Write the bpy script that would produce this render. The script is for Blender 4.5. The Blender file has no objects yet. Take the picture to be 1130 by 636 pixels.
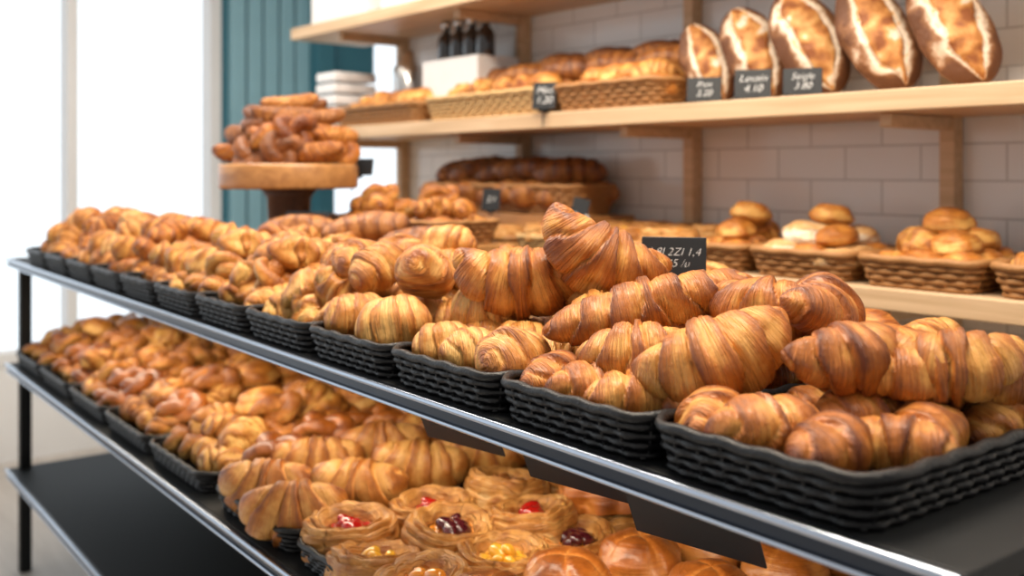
import bpy, math, random
from math import sin, cos, pi, radians
from mathutils import Vector, Matrix, Euler, noise
random.seed(7)
scn = bpy.context.scene
col = scn.collection

# ------------------------------------------------------------------ materials
def new_mat(name):
    m = bpy.data.materials.new(name); m.use_nodes = True
    nt = m.node_tree; b = nt.nodes['Principled BSDF']
    return m, nt, b
def simple(name, c, rough=0.5, metal=0.0, bump=0, bscale=50, var=0.0, coat=0, spec=.5):
    m, nt, b = new_mat(name)
    b.inputs['Base Color'].default_value = (*c, 1); b.inputs['Roughness'].default_value = rough
    b.inputs['Metallic'].default_value = metal; b.inputs['Coat Weight'].default_value = coat
    b.inputs['Specular IOR Level'].default_value = spec
    N = nt.nodes; L = nt.links
    tc = N.new('ShaderNodeTexCoord'); no = N.new('ShaderNodeTexNoise'); no.inputs['Scale'].default_value = bscale
    no.inputs['Detail'].default_value = 4
    L.new(tc.outputs['Object'], no.inputs['Vector'])
    if var > 0:
        mx = N.new('ShaderNodeMix'); mx.data_type = 'RGBA'
        mx.inputs[6].default_value = (*[x*(1-var) for x in c], 1); mx.inputs[7].default_value = (*[min(1, x*(1+var)) for x in c], 1)
        L.new(no.outputs['Fac'], mx.inputs[0]); L.new(mx.outputs[2], b.inputs['Base Color'])
    if bump > 0:
        bp = N.new('ShaderNodeBump'); bp.inputs['Strength'].default_value = bump; bp.inputs['Distance'].default_value = 0.003
        L.new(no.outputs['Fac'], bp.inputs['Height']); L.new(bp.outputs['Normal'], b.inputs['Normal'])
    return m
def pastry(name, pale, gold, brown, rough=0.40, streak=(75, 3.5), coat=0.16, bias=0.0, stk=0.26, bump=1.0):
    m, nt, b = new_mat(name); N = nt.nodes; L = nt.links
    at = N.new('ShaderNodeAttribute'); at.attribute_name = 'crust'
    tc = N.new('ShaderNodeTexCoord')
    mp = N.new('ShaderNodeMapping'); mp.inputs['Scale'].default_value = (streak[0], streak[1], 1)
    L.new(tc.outputs['UV'], mp.inputs['Vector'])
    st = N.new('ShaderNodeTexNoise'); st.inputs['Scale'].default_value = 1.0; st.inputs['Detail'].default_value = 4; st.inputs['Distortion'].default_value = 0.6
    L.new(mp.outputs[0], st.inputs['Vector'])
    n2 = N.new('ShaderNodeTexNoise'); n2.inputs['Scale'].default_value = 42; n2.inputs['Detail'].default_value = 7; n2.inputs['Roughness'].default_value = .62
    L.new(tc.outputs['Object'], n2.inputs['Vector'])
    oi = N.new('ShaderNodeObjectInfo')
    def math_(op, a, bb):
        n = N.new('ShaderNodeMath'); n.operation = op
        for i, v in enumerate((a, bb)):
            if hasattr(v, 'links'): L.new(v, n.inputs[i])
            else: n.inputs[i].default_value = v
        return n.outputs[0]
    f = math_('MULTIPLY', at.outputs['Fac'], 0.90)
    f = math_('ADD', f, math_('MULTIPLY', math_('SUBTRACT', st.outputs['Fac'], 0.5), stk*2.0))
    f = math_('ADD', f, math_('MULTIPLY', math_('SUBTRACT', n2.outputs['Fac'], 0.5), 1.2))
    f = math_('ADD', f, math_('MULTIPLY', math_('SUBTRACT', oi.outputs['Random'], .5), 0.34))
    f = math_('ADD', f, bias)
    cr = N.new('ShaderNodeValToRGB'); e = cr.color_ramp.elements
    e[0].position = 0.0; e[0].color = (*pale, 1); e[1].position = 1.0; e[1].color = (*brown, 1)
    g = e.new(0.40); g.color = (*gold, 1)
    L.new(f, cr.inputs[0]); L.new(cr.outputs[0], b.inputs['Base Color'])
    b.inputs['Roughness'].default_value = rough; b.inputs['Coat Weight'].default_value = coat; b.inputs['Coat Roughness'].default_value = 0.25
    b.inputs['Specular IOR Level'].default_value = .45
    h = math_('ADD', math_('MULTIPLY', st.outputs['Fac'], 1.2), math_('MULTIPLY', n2.outputs['Fac'], 0.8))
    bp = N.new('ShaderNodeBump'); bp.inputs['Strength'].default_value = bump; bp.inputs['Distance'].default_value = 0.0055
    L.new(h, bp.inputs['Height']); L.new(bp.outputs[0], b.inputs['Normal'])
    return m
M_CRO = pastry('croissant_crust', (.82,.40,.095), (.53,.165,.022), (.17,.037,.006), bias=.07)
M_BUN = pastry('swirl_bun_crust', (.86,.49,.15), (.64,.25,.045), (.28,.072,.010), bias=-.01)
M_GLD = pastry('golden_pastry', (.86,.48,.13), (.60,.22,.034), (.24,.060,.008), bias=.02)
M_DAN = pastry('danish_dough', (.90,.60,.27), (.70,.34,.09), (.36,.115,.018), bias=-.04)
M_BRN = pastry('brown_bread', (.54,.22,.055), (.34,.11,.022), (.12,.032,.008), coat=.2, bias=.05)
M_LOW = pastry('butter_croissant_crust', (.82,.43,.12), (.55,.19,.032), (.23,.056,.009), coat=.2, bias=.0)
M_GLZ = pastry('glazed_bun_crust', (.66,.26,.06), (.46,.135,.02), (.17,.040,.007), rough=.3, coat=.5, bias=.0, stk=.1, bump=.5)
M_SUG = pastry('sugar_pastry', (.92,.82,.68), (.75,.46,.19), (.42,.15,.035), bias=-.12)
M_CUST = simple('custard_filling', (.85,.43,.04), .15, coat=.8, bump=.3, bscale=60, var=.2)
M_JAM = simple('red_jam', (.42,.012,.008), .12, coat=1, bump=.5, bscale=90, var=.5)
M_BERRY = simple('dark_berry_filling', (.08,.010,.014), .15, coat=1, bump=.8, bscale=120, var=.5)
M_APR = simple('apricot_filling', (.80,.28,.03), .15, coat=.9, bump=.4, bscale=70, var=.25)
M_GREEN = simple('pistachio', (.25,.32,.05), .6, var=.4, bscale=200)
M_CREAM = simple('cream_icing', (.85,.66,.40), .35, var=.1, bump=.3)
M_BLACK = simple('black_wicker', (.005,.005,.006), .38, bump=.4, bscale=250, spec=.35)
M_DARKP = simple('black_board', (.008,.010,.013), .5, var=.3, bscale=30)
M_WICK = simple('tan_wicker', (.38,.18,.058), .6, bump=.6, bscale=200, var=.35)
M_WICKL = simple('pale_wicker', (.60,.38,.16), .6, bump=.5, bscale=200, var=.25)
M_CHROME = simple('brushed_steel', (.36,.40,.47), .18, metal=1, var=.05)
M_STEELD = simple('dark_steel', (.03,.036,.048), .3, metal=.6)
M_GREY = simple('dark_metal', (.008,.009,.010), .6, spec=.25)
M_WHITE = simple('white_box', (.80,.81,.82), .5, var=.05, bscale=10)
M_CHALK = simple('chalk', (.85,.86,.86), .9)
M_GLASSD = simple('dark_bottle_glass', (.012,.010,.012), .12, coat=1)
M_SILVER = simple('silver_cap', (.7,.7,.7), .25, metal=1)
M_TEAL = simple('teal_paint', (.26,.48,.57), .5, var=.12, bscale=5)
M_TEALD = simple('dark_teal_paint', (.04,.17,.23), .5, var=.12, bscale=5)
M_WALL = simple('plaster', (.84,.85,.86), .8, var=.03, bscale=8, bump=.1)
M_CEIL = simple('ceiling_paint', (.85,.85,.84), .9, var=.02)
def wood(name, a, b_, scale=(2, 30, 30), rough=.5):
    m, nt, b = new_mat(name); N = nt.nodes; L = nt.links
    tc = N.new('ShaderNodeTexCoord'); mp = N.new('ShaderNodeMapping'); mp.inputs['Scale'].default_value = scale
    no = N.new('ShaderNodeTexNoise'); no.inputs['Scale'].default_value = 1.5; no.inputs['Detail'].default_value = 6; no.inputs['Distortion'].default_value = .6
    cr = N.new('ShaderNodeValToRGB'); cr.color_ramp.elements[0].color = (*a, 1); cr.color_ramp.elements[1].color = (*b_, 1)
    cr.color_ramp.elements[0].position = .3; cr.color_ramp.elements[1].position = .7
    L.new(tc.outputs['Object'], mp.inputs[0]); L.new(mp.outputs[0], no.inputs['Vector']); L.new(no.outputs['Fac'], cr.inputs[0]); L.new(cr.outputs[0], b.inputs['Base Color'])
    bp = N.new('ShaderNodeBump'); bp.inputs['Strength'].default_value = .15; bp.inputs['Distance'].default_value = .002
    L.new(no.outputs['Fac'], bp.inputs['Height']); L.new(bp.outputs[0], b.inputs['Normal'])
    b.inputs['Roughness'].default_value = rough
    return m
M_WOOD = wood('pale_oak', (.54,.36,.20), (.70,.50,.31))
M_WOODM = wood('honey_wood', (.34,.15,.05), (.52,.26,.09), rough=.3)
M_WOODD = wood('dark_wood', (.06,.035,.025), (.12,.07,.05))
M_FLOOR = wood('floor_boards', (.50,.46,.42), (.62,.58,.54), scale=(1.5, 10, 1))
def tiles():
    m, nt, b = new_mat('white_tiles'); N = nt.nodes; L = nt.links
    tc = N.new('ShaderNodeTexCoord'); sx = N.new('ShaderNodeSeparateXYZ'); cx = N.new('ShaderNodeCombineXYZ')
    L.new(tc.outputs['Object'], sx.inputs[0]); L.new(sx.outputs['X'], cx.inputs['X']); L.new(sx.outputs['Z'], cx.inputs['Y'])
    br = N.new('ShaderNodeTexBrick'); br.inputs['Scale'].default_value = 1
    br.inputs['Brick Width'].default_value = .20; br.inputs['Row Height'].default_value = .085
    br.inputs['Mortar Size'].default_value = .0025; br.inputs['Mortar Smooth'].default_value = .2
    br.inputs['Color1'].default_value = (.88,.88,.87,1); br.inputs['Color2'].default_value = (.83,.84,.84,1); br.inputs['Mortar'].default_value = (.58,.58,.57,1)
    L.new(cx.outputs[0], br.inputs['Vector']); L.new(br.outputs['Color'], b.inputs['Base Color'])
    b.inputs['Roughness'].default_value = .14
    no = N.new('ShaderNodeTexNoise'); no.inputs['Scale'].default_value = 6; L.new(tc.outputs['Object'], no.inputs['Vector'])
    inv = N.new('ShaderNodeMath'); inv.operation = 'MULTIPLY_ADD'; inv.inputs[1].default_value = -1; L.new(br.outputs['Fac'], inv.inputs[0]); L.new(no.outputs['Fac'], inv.inputs[2])
    bp = N.new('ShaderNodeBump'); bp.inputs['Strength'].default_value = .5; bp.inputs['Distance'].default_value = .004
    L.new(inv.outputs[0], bp.inputs['Height']); L.new(bp.outputs[0], b.inputs['Normal'])
    return m
M_TILE = tiles()

# ------------------------------------------------------------------ mesh helpers
def mesh(name, V, F, mats, fm=None, attr=None, uv=None, smooth=True):
    me = bpy.data.meshes.new(name); me.from_pydata([tuple(v) for v in V], [], F)
    for m in (mats if isinstance(mats, (list, tuple)) else [mats]): me.materials.append(m)
    if fm: me.polygons.foreach_set('material_index', fm)
    if smooth: me.polygons.foreach_set('use_smooth', [True]*len(me.polygons))
    if attr:
        a = me.attributes.new('crust', 'FLOAT', 'POINT'); a.data.foreach_set('value', attr)
    if uv:
        u = me.uv_layers.new(name='UVMap'); d = []
        for l in me.loops: d += uv[l.vertex_index]
        u.data.foreach_set('uv', d)
    me.update(); return me
def obj(name, me, loc=(0,0,0), rot=(0,0,0), parent=None, s=1):
    o = bpy.data.objects.new(name, me); o.location = loc; o.rotation_euler = rot
    o.scale = (s,)*3 if not isinstance(s, (tuple, list)) else s
    col.objects.link(o)
    if parent: 
        o.parent = parent; o.location = Vector(loc) - parent.location
    return o
def empty(name, loc=(0,0,0)):
    o = bpy.data.objects.new(name, None); o.location = loc; o.empty_display_size = .05; col.objects.link(o); return o
def box_data(V, F, x0, x1, y0, y1, z0, z1):
    n = len(V)
    V += [(x0,y0,z0),(x1,y0,z0),(x1,y1,z0),(x0,y1,z0),(x0,y0,z1),(x1,y0,z1),(x1,y1,z1),(x0,y1,z1)]
    F += [tuple(n+i for i in f) for f in [(0,3,2,1),(4,5,6,7),(0,1,5,4),(1,2,6,5),(2,3,7,6),(3,0,4,7)]]
def box(name, x0, x1, y0, y1, z0, z1, mat, parent=None, bevel=.003):
    c = Vector(((x0+x1)/2, (y0+y1)/2, (z0+z1)/2)); V=[]; F=[]
    box_data(V, F, x0-c.x, x1-c.x, y0-c.y, y1-c.y, z0-c.z, z1-c.z)
    o = obj(name, mesh(name, V, F, mat, smooth=False), c, parent=parent)
    if bevel:
        b = o.modifiers.new('bevel', 'BEVEL'); b.width = bevel; b.segments = 2
    return o
def lathe(name, prof, mat, n=40, mats=None, fm=None):
    V=[]; F=[]; FM=[]
    for r, z in prof:
        for k in range(n): V.append((r*cos(2*pi*k/n), r*sin(2*pi*k/n), z))
    for i in range(len(prof)-1):
        for k in range(n):
            F.append((i*n+k, i*n+(k+1)%n, (i+1)*n+(k+1)%n, (i+1)*n+k)); FM.append(fm[i] if fm else 0)
    return mesh(name, V, F, mats or mat, FM)
def tube(V, F, pts, r, m=6, closed=True):
    base = len(V); n = len(pts)
    for i in range(n):
        a = pts[(i-1) % n] if closed or i > 0 else pts[i]; b = pts[(i+1) % n] if closed or i < n-1 else pts[i]
        t = (Vector(b)-Vector(a)).normalized(); up = Vector((0,0,1))
        if abs(t.z) > .95: up = Vector((1,0,0))
        s = t.cross(up).normalized(); u = s.cross(t)
        rr = r[i] if isinstance(r, list) else r
        for k in range(m):
            V.append(Vector(pts[i]) + (s*cos(2*pi*k/m) + u*sin(2*pi*k/m))*rr)
    for i in range(n if closed else n-1):
        j = (i+1) % n
        for k in range(m): F.append((base+i*m+k, base+j*m+k, base+j*m+(k+1)%m, base+i*m+(k+1)%m))

# ------------------------------------------------------------------ pastry generators
def roll(name, L, R, bend, nb, amp, p, q, mat, seed=0, flat=.9, tw=.3, N=170, M=48, nz=.06, skew=0.0, sub=3):
    V=[]; F=[]; A=[]; U=[]
    ph = seed*1.7
    for i in range(N+1):
        s = sin(pi/2*(-1+2*i/N)); a = s*bend
        cx = L/2*sin(a)/max(sin(bend), 1e-4) if bend > .01 else L/2*s
        cy = L/2*(1-cos(a))/max(sin(bend), 1e-4) if bend > .01 else 0
        tx, ty = cos(a), sin(a)
        prof = max(0., 1-abs(s)**p)**q
        for k in range(M):
            th = 2*pi*k/M
            wob = .12*noise.noise(Vector((s*3+seed*5, cos(th), sin(th))))
            jag = .04*noise.noise(Vector((seed*2.3, cos(th)*6, sin(th)*6+(1 if s > 0 else -1)*3)))
            b = nb*abs(s)**.92 + .5 + tw*cos(th+ph) + skew*s + wob*2 + jag
            f = b-math.floor(b)
            g = (1-(1-min(1, f/.8))**2)**.5 if f < .93 else max(0, (1-f)/.07)
            f3 = (b*sub) % 1.0
            fine = f3**.7 if f3 < .85 else (1-f3)/.15
            nn = noise.noise(Vector((s*2.2+seed*9, cos(th)*1.1, sin(th)*1.1)))
            lay = noise.noise(Vector((math.floor(b)*3.7, seed*3.1+cos(th)*.8, sin(th)*.8)))
            rad = R*prof*(1-amp+amp*g + .030*fine + nz*nn*2 + .08*lay)
            u = cos(th)*rad; w = sin(th)*rad*flat
            if w < -.55*R*flat: w = -.55*R*flat + (w+.55*R*flat)*.35
            V.append((cx - ty*u, cy + tx*u, w))
            c = .04 + .85*f*f*g + .07*fine*g + .10*g*sin(th) + .30*nn + .15*lay
            if abs(s) > .84: c += (abs(s)-.84)*3.5
            A.append(min(1, max(0, c)))
            U.append((s*L*4+seed*3, k/M))
    for i in range(N):
        for k in range(M): F.append((i*M+k, (i+1)*M+k, (i+1)*M+(k+1)%M, i*M+(k+1)%M))
    return mesh(name, V, F, mat, attr=A, uv=U)
def knot(name, R, r, mat, seed=0, kind=0):
    V=[]; F=[]; pts=[]; rad=[]
    n = 110
    for i in range(n):
        t = 2*pi*i/n
        if kind == 0: p = Vector((sin(t)+2*sin(2*t), cos(t)-2*cos(2*t), -sin(3*t)*1.1))/3
        else: p = Vector((cos(2*t)*(1+.45*cos(3*t)), sin(2*t)*(1+.45*cos(3*t)), .5*sin(3*t)))/1.45
        pts.append(p*R); rad.append(r*(1+.18*noise.noise(Vector((t*1.3, seed, 0)))*2+.05*sin(9*t)))
    tube(V, F, pts, rad, m=18)
    A=[]; U=[]
    for i, v in enumerate(V):
        th = (i % 18)/18*2*pi
        v += Vector(v).normalized()*r*.12*noise.noise(Vector(v)*60+Vector((seed,0,0)))
        A.append(max(0, min(1, .30+.6*sin(th)+.1*sin(i//18*.7)))); U.append((i//18/110*3, th/2/pi))
    for v in V: v.z *= .85
    return mesh(name, V, F, mat, attr=A, uv=U)
def dome(name, R, H, mat, seed=0, slash=0, lump=.12):
    V=[]; F=[]; A=[]; U=[]; N=36; M=56
    for i in range(N+1):
        a = pi*i/N
        for k in range(M):
            th = 2*pi*k/M; sr = sin(a)**.8; z = cos(a)
            z = z if z > 0 else z*.55
            n1 = noise.noise(Vector((cos(th)*sin(a)*1.5+seed, sin(th)*sin(a)*1.5, z*1.5)))
            c = 1+lump*n1
            g = 0
            if slash and z > 0:
                x = cos(th)*sr; y = sin(th)*sr
                g = max(math.exp(-((x-.3*y*y)/.06)**2), math.exp(-((y-.3*x*x)/.06)**2))
                c *= 1-.05*g
            V.append((cos(th)*sr*R*c, sin(th)*sr*R*c, z*H*c))
            A.append(max(0, min(1, .15+.6*max(0, z)+.5*n1-.5*g))); U.append((i/N*.3, k/M))
    for i in range(N):
        for k in range(M): F.append((i*M+k, (i+1)*M+k, (i+1)*M+(k+1)%M, i*M+(k+1)%M))
    return mesh(name, V, F, mat, attr=A, uv=U)
def danish(name, R, H, fill, seed=0, topping=None, turns=4.6, mat=None):
    """coiled laminated ring (rose-like layers) around a glossy filling"""
    V=[]; F=[]; A=[]; U=[]; FM=[]
    N=84; M=120; rf=.50
    for i in range(N+1):
        q = i/N
        for k in range(M):
            th = 2*pi*k/M
            wob = 1+.16*noise.noise(Vector((cos(th)*1.3+seed*3, sin(th)*1.3, 0)))
            if q <= .25:
                r = q/.25*rf; z = H*(.62+.14*(1-(r/rf)**2)+.10*noise.noise(Vector((cos(th)*r*6, sin(th)*r*6, seed*2.))))
                g = .5; rr = r
            else:
                u = (q-.25)/.75; ang = pi*(1-u)
                rr = .75+.25*cos(ang); zz = max(0, sin(ang))
                if u > .5: rr = .75+.25*(cos(ang)**.7 if cos(ang) > 0 else 0)
                b = turns*u + th/(2*pi)*1.0 + .28*sin(2*th+seed) + .5*noise.noise(Vector((cos(th)*2, sin(th)*2, seed+u)))
                f = b-math.floor(b); g = (1-(1-min(1, f/.6))**2)**.5 if f < .85 else (1-f)/.15
                fo = 4*th/pi + seed + 1.2*u; ff = fo-math.floor(fo); g2 = sin(pi*ff)**.5
                if u < .5: z = H*(.56+.44*zz**.8)
                else: z = H*zz**.6
                z *= .74+.24*g + .09*g2
                rr *= .925+.085*g+.05*g2
                g = g*.8+.2*g2
                if u >= .999: z = 0
            V.append((rr*R*wob*cos(th), rr*R*wob*sin(th), max(z, 0)))
            A.append(max(0, min(1, -.05+.8*g+.45*noise.noise(Vector((cos(th)*3, sin(th)*3, q*4+seed))))))
            U.append((q*.5, th/2/pi*2))
    for i in range(N):
        for k in range(M):
            F.append((i*M+k, (i+1)*M+k, (i+1)*M+(k+1)%M, i*M+(k+1)%M)); FM.append(1 if (i+1)/N <= .25 else 0)
    mats = [mat or M_DAN, fill]
    if topping:
        mats.append(topping[0]); rnd = random.Random(seed)
        for j in range(topping[1]):
            a = rnd.random()*2*pi; rr = R*(.08+topping[3]*rnd.random()); rs = topping[2]*R*(.7+.6*rnd.random())
            c = Vector((cos(a)*rr, sin(a)*rr, H*.78)); b0 = len(V); e = Euler((rnd.random()*.6, rnd.random()*.6, rnd.random()*6)).to_matrix()
            for ii in range(7):
                for kk in range(10):
                    p = e @ Vector((sin(pi*ii/6)*cos(2*pi*kk/10)*rs, sin(pi*ii/6)*sin(2*pi*kk/10)*rs*.7, cos(pi*ii/6)*rs*.55)); V.append(c+p); A.append(.5); U.append((0,0))
            for ii in range(6):
                for kk in range(10): F.append((b0+ii*10+kk, b0+(ii+1)*10+kk, b0+(ii+1)*10+(kk+1)%10, b0+ii*10+(kk+1)%10)); FM.append(2)
    return mesh(name, V, F, mats, FM, attr=A, uv=U)
def loaf_mat():
    m, nt, b = new_mat('floured_crust'); N = nt.nodes; L = nt.links
    at = N.new('ShaderNodeAttribute'); at.attribute_name = 'crust'
    tc = N.new('ShaderNodeTexCoord'); no = N.new('ShaderNodeTexNoise'); no.inputs['Scale'].default_value = 50; no.inputs['Detail'].default_value = 7; no.inputs['Roughness'].default_value = .65
    L.new(tc.outputs['Object'], no.inputs['Vector'])
    ad = N.new('ShaderNodeMath'); ad.operation = 'MULTIPLY_ADD'; ad.inputs[1].default_value = .7; L.new(no.outputs['Fac'], ad.inputs[0]); L.new(at.outputs['Fac'], ad.inputs[2])
    cr = N.new('ShaderNodeValToRGB'); e = cr.color_ramp.elements
    e[0].position = .15; e[0].color = (.26,.075,.014,1); e[1].position = 1.0; e[1].color = (.13,.045,.014,1)
    for p, c in ((.32,(.50,.20,.045)),(.50,(.70,.38,.13)),(.60,(.84,.73,.60)),(.72,(.72,.55,.40)),(.84,(.28,.12,.045))):
        x = e.new(p); x.color = (*c, 1)
    L.new(ad.outputs[0], cr.inputs[0]); L.new(cr.outputs[0], b.inputs['Base Color']); b.inputs['Roughness'].default_value = .6
    bp = N.new('ShaderNodeBump'); bp.inputs['Strength'].default_value = .9; bp.inputs['Distance'].default_value = .006; L.new(no.outputs['Fac'], bp.inputs['Height']); L.new(bp.outputs[0], b.inputs['Normal'])
    return m
M_LOAF = loaf_mat()
def loaf(name, L, R, seed=0):
    V=[]; F=[]; A=[]; N=110; M=90
    for i in range(N+1):
        s = sin(pi/2*(-1+2*i/N)); prof = max(0, 1-abs(s)**2.3)**.5
        for k in range(M):
            th = 2*pi*k/M; y = cos(th); z = sin(th)
            w = .60*(1-s*s*1.02)**.5 if abs(s) < .97 else 0
            nn = noise.noise(Vector((s*3+seed*4, y*2, z)))
            n3 = noise.noise(Vector((s*7+seed*4, y*3, z*3)))
            e = abs(y+.10*sin(s*4+seed)+.14*nn)
            h = 1
            if z > 0 and w > 0:
                d = e/w
                if d < .80: a = -.02+.10*sin(s*14+y*5+seed)+.35*nn+.25*n3; h = 1.05+.04*n3
                elif d < 1.08: a = .26+.12*nn
                else: a = .34+.5*min(1, (d-1.08))+.25*nn; h = 1.0
                h += -.13*math.exp(-((d-.88)/.09)**2)
            else: a = .6
            n1 = noise.noise(Vector((s*2+seed*4, y, z)))
            V.append((L/2*s, y*R*prof*h*(1+.12*n1), z*R*.8*prof*h*(1+.12*n1))); A.append(a)
    for i in range(N):
        for k in range(M): F.append((i*M+k, (i+1)*M+k, (i+1)*M+(k+1)%M, i*M+(k+1)%M))
    return mesh(name, V, F, M_LOAF, attr=A)
def rrect(w, d, r, step):
    pts=[]
    cs = [(w/2-r, d/2-r, 0), (-w/2+r, d/2-r, 90), (-w/2+r, -d/2+r, 180), (w/2-r, -d/2+r, 270)]
    for ci, (cx, cy, a0) in enumerate(cs):
        for j in range(7):
            a = radians(a0+15*j); pts.append((Vector((cx+r*cos(a), cy+r*sin(a))), Vector((cos(a), sin(a)))))
        nx = cs[(ci+1) % 4]; a = radians(a0+90); q0 = pts[-1][0]; q1 = Vector((nx[0]+r*cos(a), nx[1]+r*sin(a)))
        n = max(1, int((q1-q0).length/step))
        for j in range(1, n): pts.append((q0.lerp(q1, j/n), Vector((cos(a), sin(a)))))
    return pts
def wicker(name, w, d, h, mat, flare=.012, n=5, r=.0045, rim=.006, step=.007):
    V=[]; F=[]
    base = rrect(w-2*flare, d-2*flare, .025, step)
    for j in range(n):
        z = r + (h-r)*(j/(n-1)); o = flare*(j/(n-1))
        last = j == n-1
        pts=[]
        for i, (p, nm) in enumerate(base):
            wv = 0 if last else .0022*sin(pi*i/2+j*pi)
            q = p+nm*(o+wv); pts.append((q.x, q.y, z+(0.0012*sin(i*.9) if last else 0)))
        tube(V, F, pts, rim if last else r)
    b0 = len(V); nb_ = len(base)
    for zz, oo in ((.002, -.004), (h-.003, flare-.005)):
        for p, nm in base: V.append((p.x+nm.x*oo, p.y+nm.y*oo, zz))
    for i in range(nb_): F.append((b0+i, b0+(i+1) % nb_, b0+nb_+(i+1) % nb_, b0+nb_+i))
    for i in range(0, len(base), 4):
        p, nm = base[i]; a = p; b = p+nm*flare
        tube(V, F, [(a.x, a.y, .001), (b.x, b.y, h)], .0025, m=5, closed=False)
    box_data(V, F, -w/2+flare+.004, w/2-flare-.004, -d/2+flare+.004, d/2-flare-.004, .0, .004)
    return mesh(name, V, F, mat)
# mesh library
CRO = [roll('croissant_mesh_%d'%i, .160, .046, b, 2.9, .28, 1.8, .66, M_CRO, seed=i, tw=.30, skew=.10) for i, b in enumerate((.95,.7,1.1,.45))]
CROL = [roll('long_croissant_mesh_%d'%i, .255, .040, b, 3.6, .26, 2.1, .58, M_CRO, seed=10+i, tw=.35, N=220) for i, b in enumerate((.3,.4))]
CROS = [roll('small_croissant_mesh_%d'%i, .112, .036, .45, 2.0, .26, 2.1, .58, M_CRO, seed=20+i, tw=.3, N=120, M=40) for i in range(3)]
BUN = [roll('swirl_bun_mesh_%d'%i, .105, .045, .3, 2.8, .15, 2.4, .5, M_BUN, seed=30+i, tw=.5, skew=.5, sub=4) for i in range(4)]
BIG = [roll('butter_croissant_mesh_%d'%i, .18, .058, .8, 2.4, .24, 2.2, .6, M_LOW, seed=40+i, tw=.25, sub=2) for i in range(3)]
KN = [knot('knotted_roll_mesh_%d'%i, .042, .017, M_GLD, seed=i, kind=i % 2) for i in range(4)]
KND = [knot('dark_knot_mesh_%d'%i, .042, .018, M_GLZ, seed=9+i, kind=i % 2) for i in range(2)]
LUMP = [roll('flaky_roll_mesh_%d'%i, .11, .038, .5, 2.0, .25, 2.6, .5, M_GLD, seed=50+i, tw=.8, nz=.16, skew=.6, N=100, M=40) for i in range(4)]
DOM = [dome('round_bun_mesh_%d'%i, .05, .034, M_GLD, seed=i) for i in range(3)]
GLZ = [dome('glazed_bun_mesh_%d'%i, .066, .05, M_GLZ, seed=5+i, slash=1) for i in range(2)]
LONG = [roll('brown_roll_mesh_%d'%i, .17, .036, .15, 3, .05, 2.6, .5, M_BRN, seed=60+i, N=90, M=36) for i in range(3)]
DCR = [roll('dark_croissant_mesh_%d'%i, .19, .048, .5, 3, .2, 2.2, .55, M_BRN, seed=64+i, N=90, M=36) for i in range(2)]
PRE = [roll('cinnamon_twist_mesh_%d'%i, .22, .036, .5, 5, .22, 2.6, .5, M_BRN if i == 1 else M_CRO, seed=70+i, tw=1.1, skew=1.5, N=110, M=36) for i in range(3)]
SUG = [dome('sugar_bun_mesh_%d'%i, .055, .032, M_SUG, seed=15+i, lump=.3) for i in range(2)]
DAN = {
 'jam': danish('jam_danish', .068, .048, M_JAM, 1, topping=(M_JAM, 6, .26, .25)),
 'custard': danish('custard_danish', .068, .044, M_CUST, 2, topping=(M_CUST, 3, .24, .2)),
 'berry': danish('berry_danish', .068, .046, M_APR, 3, topping=(M_BERRY, 7, .26, .2)),
 'apricot': danish('apricot_danish', .068, .046, M_APR, 4, topping=(M_APR, 3, .28, .2)),
 'pist': danish('pistachio_danish', .066, .056, M_APR, 5, topping=(M_GREEN, 40, .06, .35), mat=M_GLZ),
 'pecan': danish('pecan_danish', .068, .048, M_CREAM, 6, topping=(M_BRN, 14, .15, .35)),
 'straw': danish('strawberry_danish', .068, .046, M_CUST, 7, topping=(M_JAM, 9, .2, .5)),
}
# ------------------------------------------------------------------ room
box('floor', -5.2, 1.6, -2.0, 5.2, -.1, 0, M_FLOOR, bevel=0)
box('ceiling', -5.2, 1.6, -.4, 5.2, 3.0, 3.1, M_CEIL, bevel=0)
box('wall_north', -3.39, 1.6, 2.26, 2.40, 0, 3.0, M_TILE, bevel=0)
box('wall_far_north', -5.2, 1.6, 5.1, 5.2, 0, 3.0, M_WALL, bevel=0)
ww = empty('wall_west', (-5.1, 2, 0))
for i, (a, b, c, d) in enumerate([(-.4, 5.1, 2.7, 3.0), (-.4, 5.1, 0, .45), (-.4, -.1, .45, 2.7), (4.6, 5.1, .45, 2.7)]):
    box('wall_part_%d'%i, -5.2, -5.05, a, b, c, d, M_WALL, ww, 0)
def window(name, y0, y1, z0, z1, mat, mull=()):
    e = empty(name, (-5.1, (y0+y1)/2, z0))
    for i, (a, b, c, d) in enumerate([(y0, y0+.06, z0, z1), (y1-.06, y1, z0, z1), (y0+.06, y1-.06, z0, z0+.06), (y0+.06, y1-.06, z1-.06, z1)] + [(m-.025, m+.025, z0+.06, z1-.06) for m in mull]):
        box('frame_%d'%i, -5.16, -5.04, a, b, c, d, mat, e)
window('window_1', -.1, 2.2, .45, 2.7, M_WHITE, (1.45,))
window('window_2', 2.75, 4.6, .45, 2.7, M_TEALD, (3.7,))
door = empty('door_1', (-5.05, 2.45, 0))
for i in range(5):
    box('slat_%d'%i, -5.06, -5.0, 2.24+i*.095, 2.24+i*.095+.080, .0, 2.7, M_TEAL, door, .006)
box('door_back', -5.12, -5.06, 2.2, 2.75, 0, 2.7, M_TEALD, door)
box('jamb', -5.04, -4.9, 2.70, 2.80, 0, 2.75, M_TEALD, door)
box('window_blind', -5.0, -4.97, 2.85, 3.1, 1.9, 2.2, M_TEALD)

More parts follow.
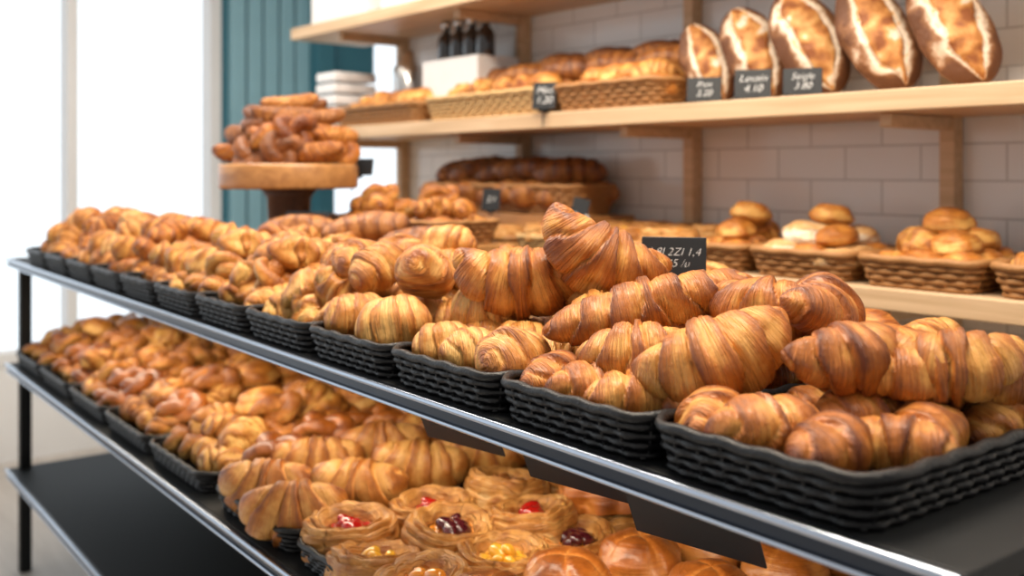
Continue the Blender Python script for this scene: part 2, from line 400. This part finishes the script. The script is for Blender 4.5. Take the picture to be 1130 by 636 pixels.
# ------------------------------------------------------------------ wall shelving
sh = empty('bakery_shelving_unit', (-2.2, 2.1, 1))
box('counter_shelf', -3.5, -.2, 1.90, 2.25, 1.065, 1.11, M_WOOD, sh)
box('middle_shelf', -3.55, -.2, 1.90, 2.25, 1.475, 1.52, M_WOOD, sh)
box('top_shelf', -3.68, -.2, 1.90, 2.25, 1.885, 1.93, M_WOOD, sh)
for i, x in enumerate((-3.37, -2.62, -1.87, -1.11, -.4)):
    box('upright_%d'%i, x-.018, x+.018, 2.215, 2.258, .2, 2.8, M_WOOD, sh)
    for j, z in enumerate((1.065, 1.475, 1.885)):
        box('arm_%d_%d'%(i, j), x-.014, x+.014, 1.95, 2.215, z-.03, z-.001, M_WOOD, sh)
# ------------------------------------------------------------------ display stand
before_display = set(bpy.data.objects)
ds = empty('bakery_display_stand', (-1.5, 1.1, 0))
X0, X1 = -3.67, -.34
def shelf(nm, z, y1):
    box(nm, X0, X1, .745, y1, z-.022, z, M_GREY, ds)
    V=[]; F=[]; tube(V, F, [(X0-.0, .735, z-.003), (X1, .735, z-.003)], .005, m=14, closed=False)
    tube(V, F, [(X0-.0, .737, z-.024), (X1, .737, z-.024)], .003, m=14, closed=False)
    obj(nm+'_rail', mesh('rail', V, F, M_CHROME), parent=ds)
    box(nm+'_lip', X0, X1, .739, .745, z-.026, z+.000, M_STEELD, ds, .001)
shelf('upper_shelf', 1.06, 1.62); shelf('lower_shelf', .705, 1.62); shelf('base_shelf', .35, 1.62)
for nm, z in (('upper_shelf', 1.038), ('lower_shelf', .683)):
    box(nm+'_underside', X0, X1, .77, 1.60, z-.012, z-.001, M_GREY, ds)
box('back_panel', X0, X1, 1.60, 1.62, .05, 1.035, M_WOOD, ds)
for i, (x, y) in enumerate(((X0+.02, .79), (X1-.02, .79), (X0+.02, 1.58), (X1-.02, 1.58))):
    box('leg_%d'%i, x-.018, x+.018, y-.018, y+.018, 0, 1.03, M_GREY, ds)

# ------------------------------------------------------------------ helpers for piles
cnt = [0]
def put(par, me, x, y, z, yaw=0, tilt=0, rollr=0, s=1, nm=None):
    cnt[0] += 1
    return obj((nm or 'piece')+'_%d'%cnt[0], me, (x, y, z), (radians(rollr), radians(-tilt), radians(yaw)), par, s)
def fill(par, mes, x0, x1, y0, y1, z, nx, ny, yaw=(0, 360), jit=.008, s=1, tilt=10, rl=(0, 0)):
    for i in range(nx):
        for j in range(ny):
            x = x0+(x1-x0)*(i+.5)/nx+random.uniform(-jit, jit); y = y0+(y1-y0)*(j+.5)/ny+random.uniform(-jit, jit)
            put(par, random.choice(mes), x, y, z+random.uniform(-.004, .006), random.uniform(*yaw), random.uniform(-tilt, tilt), random.uniform(*rl), s*random.uniform(.93, 1.06))
T_BLK = wicker('black_wicker_tray', .248, .37, .046, M_BLACK)
def tray(x0, y=.928, z=1.0602):
    return obj('wicker_tray', T_BLK, (x0+.125, y, z))
for i in range(12): tray(-.665-.25*i)

p = empty('croissant_pile', (-.79, .93, 1.065))
put(p, CROS[0], -.882, .812, 1.103, 110, 0, 0, 1)
put(p, CROS[1], -.815, .812, 1.103, 75, 0, 10, 1)
put(p, CROS[2], -.745, .815, 1.104, 65, 0, 0, 1.05)
put(p, CROS[0], -.69, .86, 1.103, 95, 0, 0, 1)
fill(p, CROS, -.90, -.68, .87, 1.10, 1.10, 3, 2, (60, 120))
fill(p, CROS, -.89, -.69, .90, 1.08, 1.145, 2, 2, (20, 80))
put(p, CROL[0], -.846, .935, 1.180, 50, 14, 0, 1.08, 'long_croissant')
put(p, CRO[3], -.787, .86, 1.139, 42, 6, 20, .95)
put(p, CRO[1], -.675, .86, 1.150, 48, 22, 50, 1.08)
put(p, CRO[0], -.718, 1.0, 1.186, 20, 0, 30, .95)
put(p, CRO[2], -.66, 1.03, 1.190, 120, 0, 30, .95)
put(p, CRO[2], -.80, 1.04, 1.165, 60, 0, 60, .95)
put(p, CRO[1], -.90, 1.05, 1.165, 30, 0, 60, .95)
p = empty('croissant_pile', (-.54, .93, 1.065))
put(p, CROS[0], -.632, .806, 1.103, 125, 0, 0, 1.0)
put(p, CROS[1], -.566, .806, 1.108, 70, 0, 0, 1.05)
put(p, CROS[2], -.500, .815, 1.103, 100, 0, 0, 1.0)
put(p, CROS[0], -.465, .86, 1.105, 30, 0, 0, .9)
fill(p, CROS, -.64, -.44, .87, 1.10, 1.10, 3, 2, (70, 110))
fill(p, CRO, -.63, -.45, .93, 1.08, 1.145, 2, 2, (20, 80), s=.82)
put(p, CRO[1], -.550, .92, 1.165, 70, 5, 30, .85)
put(p, CRO[2], -.48, .98, 1.160, 40, 0, 40, .82)
p = empty('swirl_bun_pile', (-1.04, .93, 1.065))
put(p, BUN[0], -1.125, .815, 1.108, 70, 0, 0, .85)
put(p, BUN[1], -1.055, .812, 1.108, 75, 0, 0, .85)
put(p, BUN[2], -.968, .812, 1.112, 110, 0, 30, 1.0)
fill(p, BUN, -1.15, -.94, .86, 1.10, 1.108, 3, 3, (20, 90), s=.85)
put(p, BUN[3], -1.145, .90, 1.150, 40, 0, 30, .95)
put(p, CRO[2], -1.096, .93, 1.188, 48, 3, 85, 1.16)
put(p, CRO[0], -.993, .985, 1.226, 52, -27, 75, 1.14)
put(p, BUN[1], -1.03, 1.02, 1.17, 50, 0, 0, 1)
put(p, BUN[2], -.95, .95, 1.155, 50, 0, 0, .9)
put(p, BUN[0], -1.12, 1.03, 1.165, 50, 0, 0, 1)
put(p, BUN[2], -1.25, 1.03, 1.190, 50, 0, 0, 1)
p = empty('swirl_bun_pile', (-1.29, .93, 1.065))
put(p, BUN[3], -1.375, .815, 1.118, 80, 0, 0, 1)
put(p, BUN[0], -1.262, .815, 1.120, 50, 10, 20, 1.08)
fill(p, BUN, -1.41, -1.19, .88, 1.10, 1.112, 2, 2, (20, 90), s=.95)
put(p, BUN[2], -1.426, .88, 1.188, 100, 30, 0, .98)
put(p, BUN[1], -1.30, .895, 1.190, 130, -30, 0, 1.05)
put(p, BUN[3], -1.36, .99, 1.18, 30, 0, 0, 1)
put(p, BUN[0], -1.25, .99, 1.17, 30, 0, 0, 1)
put(p, BUN[0], -1.42, 1.02, 1.22, 30, 0, 0, .95)
for i in range(8):
    bx = -1.54-.25*i
    p = empty('flaky_roll_pile' if i < 4 else 'round_bun_pile', (bx, .93, 1.065))
    A1, B1 = (LUMP, LUMP+KN) if i < 4 else ((BUN, BUN) if i % 2 else (CROS, CROS))
    fill(p, A1, bx-.115, bx+.115, .77, 1.10, 1.10, 3, 3, (0, 180), tilt=20)
    fill(p, B1, bx-.10, bx+.10, .80, 1.08, 1.145, 2, 3, (0, 180), tilt=30, rl=(0, 90), s=1.05)
    if i != 3: fill(p, A1, bx-.07, bx+.07, .84, 1.06, 1.188, 2, 2, (0, 180), tilt=30, rl=(0, 90), s=1.08)
p = empty('brown_roll_pile', (-1.9, 1.2, 1.06))
for a in ((-1.86,1.10,1.226,50,8),(-2.18,1.10,1.210,40,0),(-1.64,1.12,1.205,60,0),(-1.98,1.16,1.15,45,0),(-1.82,1.2,1.13,45,0),(-2.1,1.22,1.12,45,0),(-1.68,1.22,1.12,35,0),(-1.9,1.14,1.10,0,0),(-1.7,1.15,1.10,0,0),(-2.1,1.15,1.10,0,0),(-1.72,1.16,1.15,40,0)):
    put(p, random.choice(LONG), a[0], a[1], a[2], a[3], a[4], 0, 1.15)
p = empty('round_bun_pile', (-1.4, 1.25, 1.06))
fill(p, DOM+BUN, -1.6, -.7, 1.16, 1.5, 1.10, 8, 3)
fill(p, DOM+BUN, -1.6, -1.1, 1.18, 1.45, 1.15, 5, 2)

# ------------------------------------------------------------------ lower shelf
T_LOW = wicker('black_wicker_tray_deep', .335, .80, .04, M_BLACK)
for x in (-3.48, -3.13, -2.78, -2.43, -2.08, -1.68, -1.325, -.975, -.62):
    obj('wicker_tray', T_LOW, (x, 1.16, .7052))
p = empty('butter_croissant_pile', (-1.68, 1.1, .71))
for i, (x, y) in enumerate(((-1.73,.82),(-1.575,.80),(-1.785,.95),(-1.60,.94),(-1.77,1.09),(-1.61,1.08),(-1.76,1.22),(-1.60,1.23),(-1.74,1.36),(-1.58,1.38))):
    put(p, BIG[i % 3], x, y, .755+.010*(i//2), 50+random.uniform(-10, 10), random.uniform(-5, 5), 78, .97)
p = empty('danish_pile', (-1.3, 1.1, .71))
for nm, x, y, z, s in (('jam',-1.455,.845,.722,1.12),('custard',-1.325,.82,.715,1.1),('jam',-1.44,1.00,.725,1.1),('berry',-1.32,.955,.735,1.1),('apricot',-1.20,.83,.72,1.08),
    ('custard',-1.195,.97,.725,1.1),('pecan',-1.43,1.15,.74,1.12),('jam',-1.27,1.09,.74,1.08),('straw',-1.40,1.31,.75,1.18),('pist',-1.255,1.23,.765,1.15),('straw',-1.27,1.42,.75,1.12),
    ('berry',-1.19,1.11,.72,1.08),('custard',-1.18,1.32,.74,1.0),('apricot',-1.42,1.46,.75,1.08),('jam',-1.25,1.23,.722,1.0)):
    put(p, DAN[nm], x, y, z, random.uniform(0, 360), random.uniform(-9, 9), random.uniform(-9, 9), s, 'danish')
p = empty('glazed_bun_pile', (-.975, 1.1, .71))
for i, (x, y) in enumerate(((-1.07,.85),(-.93,.84),(-1.07,.99),(-.92,.98),(-1.06,1.13),(-.91,1.12),(-1.05,1.27),(-.90,1.27),(-1.05,1.42),(-.90,1.42))):
    put(p, GLZ[i % 2], x, y, .748, random.uniform(0, 360), 0, 0, 1.02)
p = empty('glazed_bun_pile', (-.62, 1.1, .71))
for i in range(10): put(p, GLZ[i % 2], -.69+.14*(i % 2), .85+.14*(i//2), .748, random.uniform(0, 360), 0, 0, 1.02)
for bx in (-2.08, -2.43, -2.78, -3.13, -3.48):
    p = empty('knotted_roll_pile', (bx, 1.1, .71))
    fill(p, KN+LUMP+KND, bx-.15, bx+.15, .79, 1.53, .745, 4, 8, tilt=15)
    fill(p, KN+KND+LUMP, bx-.13, bx+.13, .83, 1.50, .785, 3, 7, tilt=25, s=1.08)
    fill(p, KN+LUMP+DOM, bx-.09, bx+.09, .92, 1.45, .825, 2, 5, tilt=25, s=1.1)
p = empty('glazed_knot_pile', (-1.95, 1.2, .8))
for a in ((-1.90,1.02,.80),(-1.88,1.18,.80),(-1.87,.90,.78),(-1.89,1.33,.80)): put(p, KND[0], *a, 0, 0, 0, 1.2)

# signs
def sign(name, x, y, z, w, h, yaw=0, tilt=-12, text=None, stand=True, roll_=0, post=.05, ts=.36):
    e = empty(name, (x, y, z)); e.rotation_euler = (radians(tilt), radians(roll_), radians(yaw))
    V=[]; F=[]; box_data(V, F, -w/2, w/2, -.0015, .0015, 0, h)
    o = bpy.data.objects.new('board', mesh('board', V, F, M_DARKP, smooth=False)); col.objects.link(o); o.parent = e
    b = o.modifiers.new('b', 'BEVEL'); b.width = .001
    if stand:
        V=[]; F=[]; box_data(V, F, -w*.2, w*.2, -.006, .012, -.006, .002); tube(V, F, [(0,.004,0),(0,.004,-post)], .002, closed=False)
        s = bpy.data.objects.new('clip', mesh('clip', V, F, M_GREY)); col.objects.link(s); s.parent = e
    if text:
        c = bpy.data.curves.new('chalk_text', 'FONT'); c.body = text; c.size = h*ts; c.align_x = 'CENTER'; c.align_y = 'CENTER'; c.offset = -.0004; c.shear = .3
        c.materials.append(M_CHALK)
        t = bpy.data.objects.new('chalk_text', c); col.objects.link(t); t.parent = e; t.location = (0, -.0022, h*.5); t.rotation_euler = (radians(90), 0, 0)
    return e
sign('chalkboard_price_sign', -1.020, 1.16, 1.188, .098, .064, 38, text='1.8J 2ZI 1,4\n7.45 /u', post=.06, ts=.27)
sign('chalkboard_price_sign', -2.30, 1.17, 1.205, .15, .045, 20, text='Brioche 2,40', ts=.5)
sign('chalkboard_price_sign', -2.53, 1.43, 1.34, .13, .05, 30)
for x, y, z in ((-1.24,.93,.925),(-.975,.93,.925),(-.735,.90,.925)):
    sign('black_shelf_board', x, y, z, .17, .098, 10, tilt=25, stand=False)

# ------------------------------------------------------------------ cake stand
CX, CY = -2.535, 1.235
cs = empty('wooden_cake_stand', (CX, CY, 1.06))
disc = lathe('disc', [(0,.245),(.186,.245),(.189,.252),(.189,.305),(.185,.312),(0,.312)], M_WOODM, 64)
obj('plate', disc, (CX, CY, 1.06), parent=cs)
leg = lathe('leg', [(0,0),(.10,0),(.10,.02),(.06,.03),(.055,.12),(.06,.22),(.08,.246),(0,.246)], M_WOODD, 40)
obj('pedestal', leg, (CX, CY, 1.06), parent=cs)
p = empty('cinnamon_twist_pile', (CX, CY, 1.37))
rx, ry = .64, .768
KNB = [knot('brown_twist_mesh_%d'%i, .055, .024, M_BRN if i else M_CRO, seed=21+i, kind=i) for i in range(2)]
def onst(u, v, z, yaw, tl=0, s=.88, me=None):
    put(p, me or random.choice(PRE+KNB), CX+u*rx-v*ry, CY+u*ry+v*rx, z, yaw, tl, random.uniform(0, 90), s)
for u, v in ((-.12,0),(-.07,-.08),(.01,-.11),(.08,-.09),(.13,-.01),(-.04,.03),(.05,.04),(-.08,.1),(.07,.1)): onst(u, v, 1.400, random.uniform(20, 90))
for u, v in ((-.11,-.02),(-.04,-.07),(.04,-.08),(.11,-.02),(0,.02),(-.03,.08),(.07,.07)): onst(u, v, 1.450, random.uniform(20, 90), random.uniform(-10, 10))
for u, v in ((-.07,-.02),(0,-.04),(.07,-.01),(0,.05)): onst(u, v, 1.497, random.uniform(20, 90), random.uniform(-10, 10), .82)
onst(.0, 0, 1.535, 50, 5, .75, PRE[0]); onst(.04, .03, 1.525, 20, 5, .65, PRE[1])
box('wooden_riser', -2.6, -1.95, 1.34, 1.59, 1.061, 1.17, M_WOODM)
W1 = wicker('tan_wicker_basket', .27, .22, .055, M_WICK, flare=.02)
obj('wicker_basket', W1, (-2.42, 1.46, 1.171)); obj('wicker_basket', W1, (-2.12, 1.46, 1.171))
for bx in (-2.42, -2.12):
    p = empty('flaky_roll_pile', (bx, 1.46, 1.2))
    fill(p, LUMP+KN, bx-.10, bx+.10, 1.38, 1.54, 1.21, 3, 2); fill(p, LUMP+KN, bx-.07, bx+.07, 1.40, 1.52, 1.25, 2, 2)
    put(p, KN[0], bx, 1.46, 1.29)
# the whole display stand sits at a slight angle to the wall
piv = Vector((-1.15, .75, 0)); R = Matrix.Translation(piv) @ Matrix.Rotation(radians(-2.4), 4, 'Z') @ Matrix.Translation(-piv)
for o in [o for o in bpy.data.objects if o not in before_display and o.parent is None]:
    o.location = R @ o.location; o.rotation_euler.rotate(Euler((0, 0, radians(-2.4))))

# ------------------------------------------------------------------ back shelf items
sign('chalkboard_price_sign', -1.575, 1.925, 1.523, .085, .062, 30, text='Pain\n3.20', post=0.003)
sign('chalkboard_price_sign', -1.43, 1.925, 1.523, .085, .070, 30, text='Levain\n4.10', post=0.003)
sign('chalkboard_price_sign', -1.295, 1.925, 1.523, .085, .062, 30, text='Seigle\n3.80', post=0.003)
sign('chalkboard_price_sign', -2.13, 1.893, 1.53, .07, .08, 30, text='Mini\n1.20')
sign('chalkboard_price_sign', -2.42, 1.93, 1.23, .06, .07, 30, text='2.1')
sign('chalkboard_price_sign', -2.05, 1.93, 1.16, .05, .12, 30, roll_=12, text='2.8')
sign('chalkboard_price_sign', -1.95, 1.93, 1.14, .14, .03, 20, roll_=-5)
def basket(x0, x1, y0, y1, z, h, mat, mes, nx, ny, layers=2, s=1, nm='bread_pile', yaw=(0, 180), r=.035):
    me = wicker('basket', x1-x0, y1-y0, h, mat, flare=.02, n=max(5, int(h/.011)), r=.006, rim=.009, step=.011)
    cx, cy = (x0+x1)/2, (y0+y1)/2
    obj('wicker_basket', me, (cx, cy, z))
    p = empty(nm, (cx, cy, z+.02))
    fill(p, mes, x0+.03, x1-.03, y0+.03, y1-.03, z+h*.55+.01, nx, ny, yaw, s=s)
    for l in range(1, layers): fill(p, mes, x0+.03+.03*l, x1-.03-.03*l, y0+.04+.03*l, y1-.04-.02*l, z+h*.55+.01+r*1.2*l, max(1, nx-l), max(1, ny-l), yaw, s=s)
basket(-3.36, -2.80, 1.91, 2.19, 1.521, .065, M_WICK, DOM+LUMP, 6, 3, 2, nm='bread_roll_pile', s=1.1)
basket(-2.76, -2.14, 1.91, 2.0+.19, 1.521, .07, M_WICKL, LUMP+DOM, 6, 3, 2, nm='bread_roll_pile', s=1.1)
basket(-2.12, -1.72, 1.91, 2.19, 1.521, .07, M_WICK, DOM+BUN, 5, 3, 2, nm='bread_roll_pile', s=1.1)
p = empty('brown_loaf_pile', (-2.3, 2.12, 1.6))
for i in range(5): put(p, LONG[i % 3], -2.62+i*.2, 2.10, 1.655, 20, 0, 0, 1.4)
for i in range(3): put(p, PRE[1], -2.3+i*.2, 2.12, 1.69, 5, 0, 0, 1.0)
LOAF = [loaf('country_loaf_mesh_%d'%i, .25, .066, i) for i in range(3)]
def place_axes(me, loc, xa, za, nm, s=1):
    xa = Vector(xa).normalized(); za = Vector(za); za = (za-xa*za.dot(xa)).normalized(); ya = za.cross(xa)
    o = bpy.data.objects.new(nm, me); col.objects.link(o)
    o.matrix_world = Matrix.Translation(loc) @ Matrix((xa, ya, za)).transposed().to_4x4() @ Matrix.Scale(s, 4)
    return o
for i, (x, s) in enumerate(((-1.645,.96),(-1.50,1.07),(-1.345,1.17),(-1.17,1.14),(-1.00,1.12))):
    place_axes(LOAF[i % 3], (x-.01, 2.04, 1.521+.115*s), (-.50, .05, .86), (.55, -.8, .3), 'country_loaf', s)
bot = lathe('bottle', [(0,0),(.024,0),(.026,.004),(.026,.075),(.020,.092),(.011,.102),(.0105,.118),(.014,.119),(.014,.145),(0,.146)], None, 24, mats=[M_GLASSD, M_SILVER, M_WHITE], fm=[0,0,0,0,0,0,0,1,1])
box('white_storage_box', -2.92, -2.60, 2.02, 2.20, 1.521, 1.74, M_WHITE)
for i in range(4): obj('dark_bottle', bot, (-2.87+i*.075, 2.09, 1.7405), s=(1.25,1.25,1.0))
jar = lathe('jar', [(0,0),(.045,0),(.048,.005),(.048,.17),(.04,.185),(.04,.19)], M_WOODM, 32)
jar2 = lathe('lid', [(.05,.12),(.05,.20),(.03,.22),(.02,.26),(0,.262)], M_SILVER, 32)
j = empty('storage_jar', (-3.13, 2.1, 1.521)); obj('body', jar, (-3.13, 2.1, 1.521), parent=j, s=1.1); obj('lid', jar2, (-3.13, 2.1, 1.521), parent=j, s=1.1)
bx = empty('white_tray_stack', (-3.48, 2.0, 1.521))
for i in range(5): box('tray_%d'%i, -3.54+.004*i, -3.38, 1.93, 2.12, 1.522+i*.045, 1.558+i*.045, M_WHITE, bx, .006)
box('white_storage_box', -3.62, -3.2, 1.96, 2.2, 1.9305, 2.1, M_WHITE)
box('white_storage_box', -3.1, -2.7, 1.96, 2.2, 1.9305, 2.1, M_WHITE)
box('wooden_riser', -2.92, -2.08, 2.0, 2.22, 1.1105, 1.22, M_WOODM)
basket(-2.90, -2.12, 2.0, 2.2, 1.2205, .085, M_WICK, DCR, 7, 2, 2, s=1.15, nm='dark_bread_pile', yaw=(20, 90), r=.06)
def tart_basket(x0, x1, y0, y1, kinds, mat=M_WICK, n=4, s=.95, h=.05):
    me = wicker('basket', x1-x0, y1-y0, h, mat, flare=.015, n=5, r=.006, rim=.008, step=.011)
    cx, cy = (x0+x1)/2, (y0+y1)/2
    obj('wicker_basket', me, (cx, cy, 1.1105)); p = empty('danish_pile', (cx, cy, 1.12))
    for i in range(n):
        put(p, DAN[kinds[i % len(kinds)]], x0+(x1-x0)*(i+.5)/n, cy-.01, 1.150, random.uniform(0, 360), 0, 0, s, 'danish')
tart_basket(-2.88, -2.30, 1.905, 1.995, ['jam','straw','berry'], n=5, s=.75, h=.04)
tart_basket(-2.28, -2.0, 1.905, 2.05, ['straw','custard'], M_WICKL, n=2, s=.95)
tart_basket(-1.98, -1.66, 1.905, 2.1, ['custard','apricot'], M_WICKL, n=2, s=1.1)
p = empty('apple_pie_pile', (-1.9, 2.1, 1.13))
for i in range(5): put(p, DAN[['custard','apricot'][i % 2]], -2.05+i*.11, 2.14, 1.165, 0, 0, 0, .9, 'pie')
basket(-1.64, -1.46, 1.91, 2.2, 1.1105, .06, M_WICK, LUMP+DOM, 2, 3, 3, nm='pastry_pile')
basket(-1.44, -1.18, 1.91, 2.2, 1.1105, .06, M_WICK, SUG+DOM, 3, 3, 3, nm='sugared_pastry_pile')
basket(-1.16, -.90, 1.91, 2.2, 1.1105, .06, M_WICK, LUMP+DOM, 3, 3, 3, nm='pastry_pile')
basket(-.88, -.60, 1.91, 2.2, 1.1105, .06, M_WICK, BUN, 3, 3, 2, nm='pastry_pile')

# ------------------------------------------------------------------ lights
def area(name, loc, rot, sx, sy, e, c):
    l = bpy.data.lights.new(name, 'AREA'); l.shape = 'RECTANGLE'; l.size = sx; l.size_y = sy; l.energy = e; l.color = c
    o = bpy.data.objects.new(name, l); o.location = loc; o.rotation_euler = [radians(a) for a in rot]; col.objects.link(o); return o
area('added_wall_wash', (-1.1, .75, 2.9), (0, 0, 0), 1.0, .2, 52, (1, .87, .70))
area('added_wall_wash', (-3.0, 1.0, 2.9), (0, 0, 0), 1.5, .3, 38, (1, .90, .78))
area('added_wall_wash', (.3, 1.2, 2.9), (0, 0, 0), .8, .5, 16, (1, .90, .78))
area('added_wall_wash', (-1.4, 1.45, 2.9), (18, 0, 0), 2.6, .2, 34, (1, .91, .80))  # unseen lamp, added to wash the back wall and shelves with warm light
area('added_shelf_fill', (-1.9, .92, 1.018), (0, 0, 0), 2.9, .05, 9, (1, .84, .64))  # added fill under the upper shelf, brightens the lower pastries; no real fitting
w = bpy.data.worlds.new('World'); scn.world = w; w.use_nodes = True
N = w.node_tree.nodes; L = w.node_tree.links; bg = N['Background']
tc = N.new('ShaderNodeTexCoord'); sx = N.new('ShaderNodeSeparateXYZ'); mr = N.new('ShaderNodeMapRange')
L.new(tc.outputs['Generated'], sx.inputs[0]); L.new(sx.outputs['X'], mr.inputs['Value'])
mr.inputs['From Min'].default_value = -.85; mr.inputs['From Max'].default_value = -.3; mr.inputs['To Min'].default_value = 1.5; mr.inputs['To Max'].default_value = .50
L.new(mr.outputs[0], bg.inputs[1])
m2 = N.new('ShaderNodeMapRange'); m2.inputs['From Min'].default_value = -.85; m2.inputs['From Max'].default_value = -.3
mx = N.new('ShaderNodeMix'); mx.data_type = 'RGBA'; mx.inputs[6].default_value = (.86,.94,1,1); mx.inputs[7].default_value = (1,.95,.90,1)
L.new(sx.outputs['X'], m2.inputs['Value']); L.new(m2.outputs[0], mx.inputs[0]); L.new(mx.outputs[2], bg.inputs[0])
scn.view_settings.view_transform = 'Standard'
# ------------------------------------------------------------------ camera
cam = bpy.data.cameras.new('camera'); co = bpy.data.objects.new('camera', cam); col.objects.link(co)
co.location = (0, 0, 1.35); co.rotation_euler = (radians(90), 0, math.asin(.768))
cam.lens = 35.04; cam.sensor_width = 36; cam.shift_y = -.1133; cam.clip_start = .05
cam.dof.use_dof = True; cam.dof.focus_distance = 1.22; cam.dof.aperture_fstop = 3.2
scn.camera = co
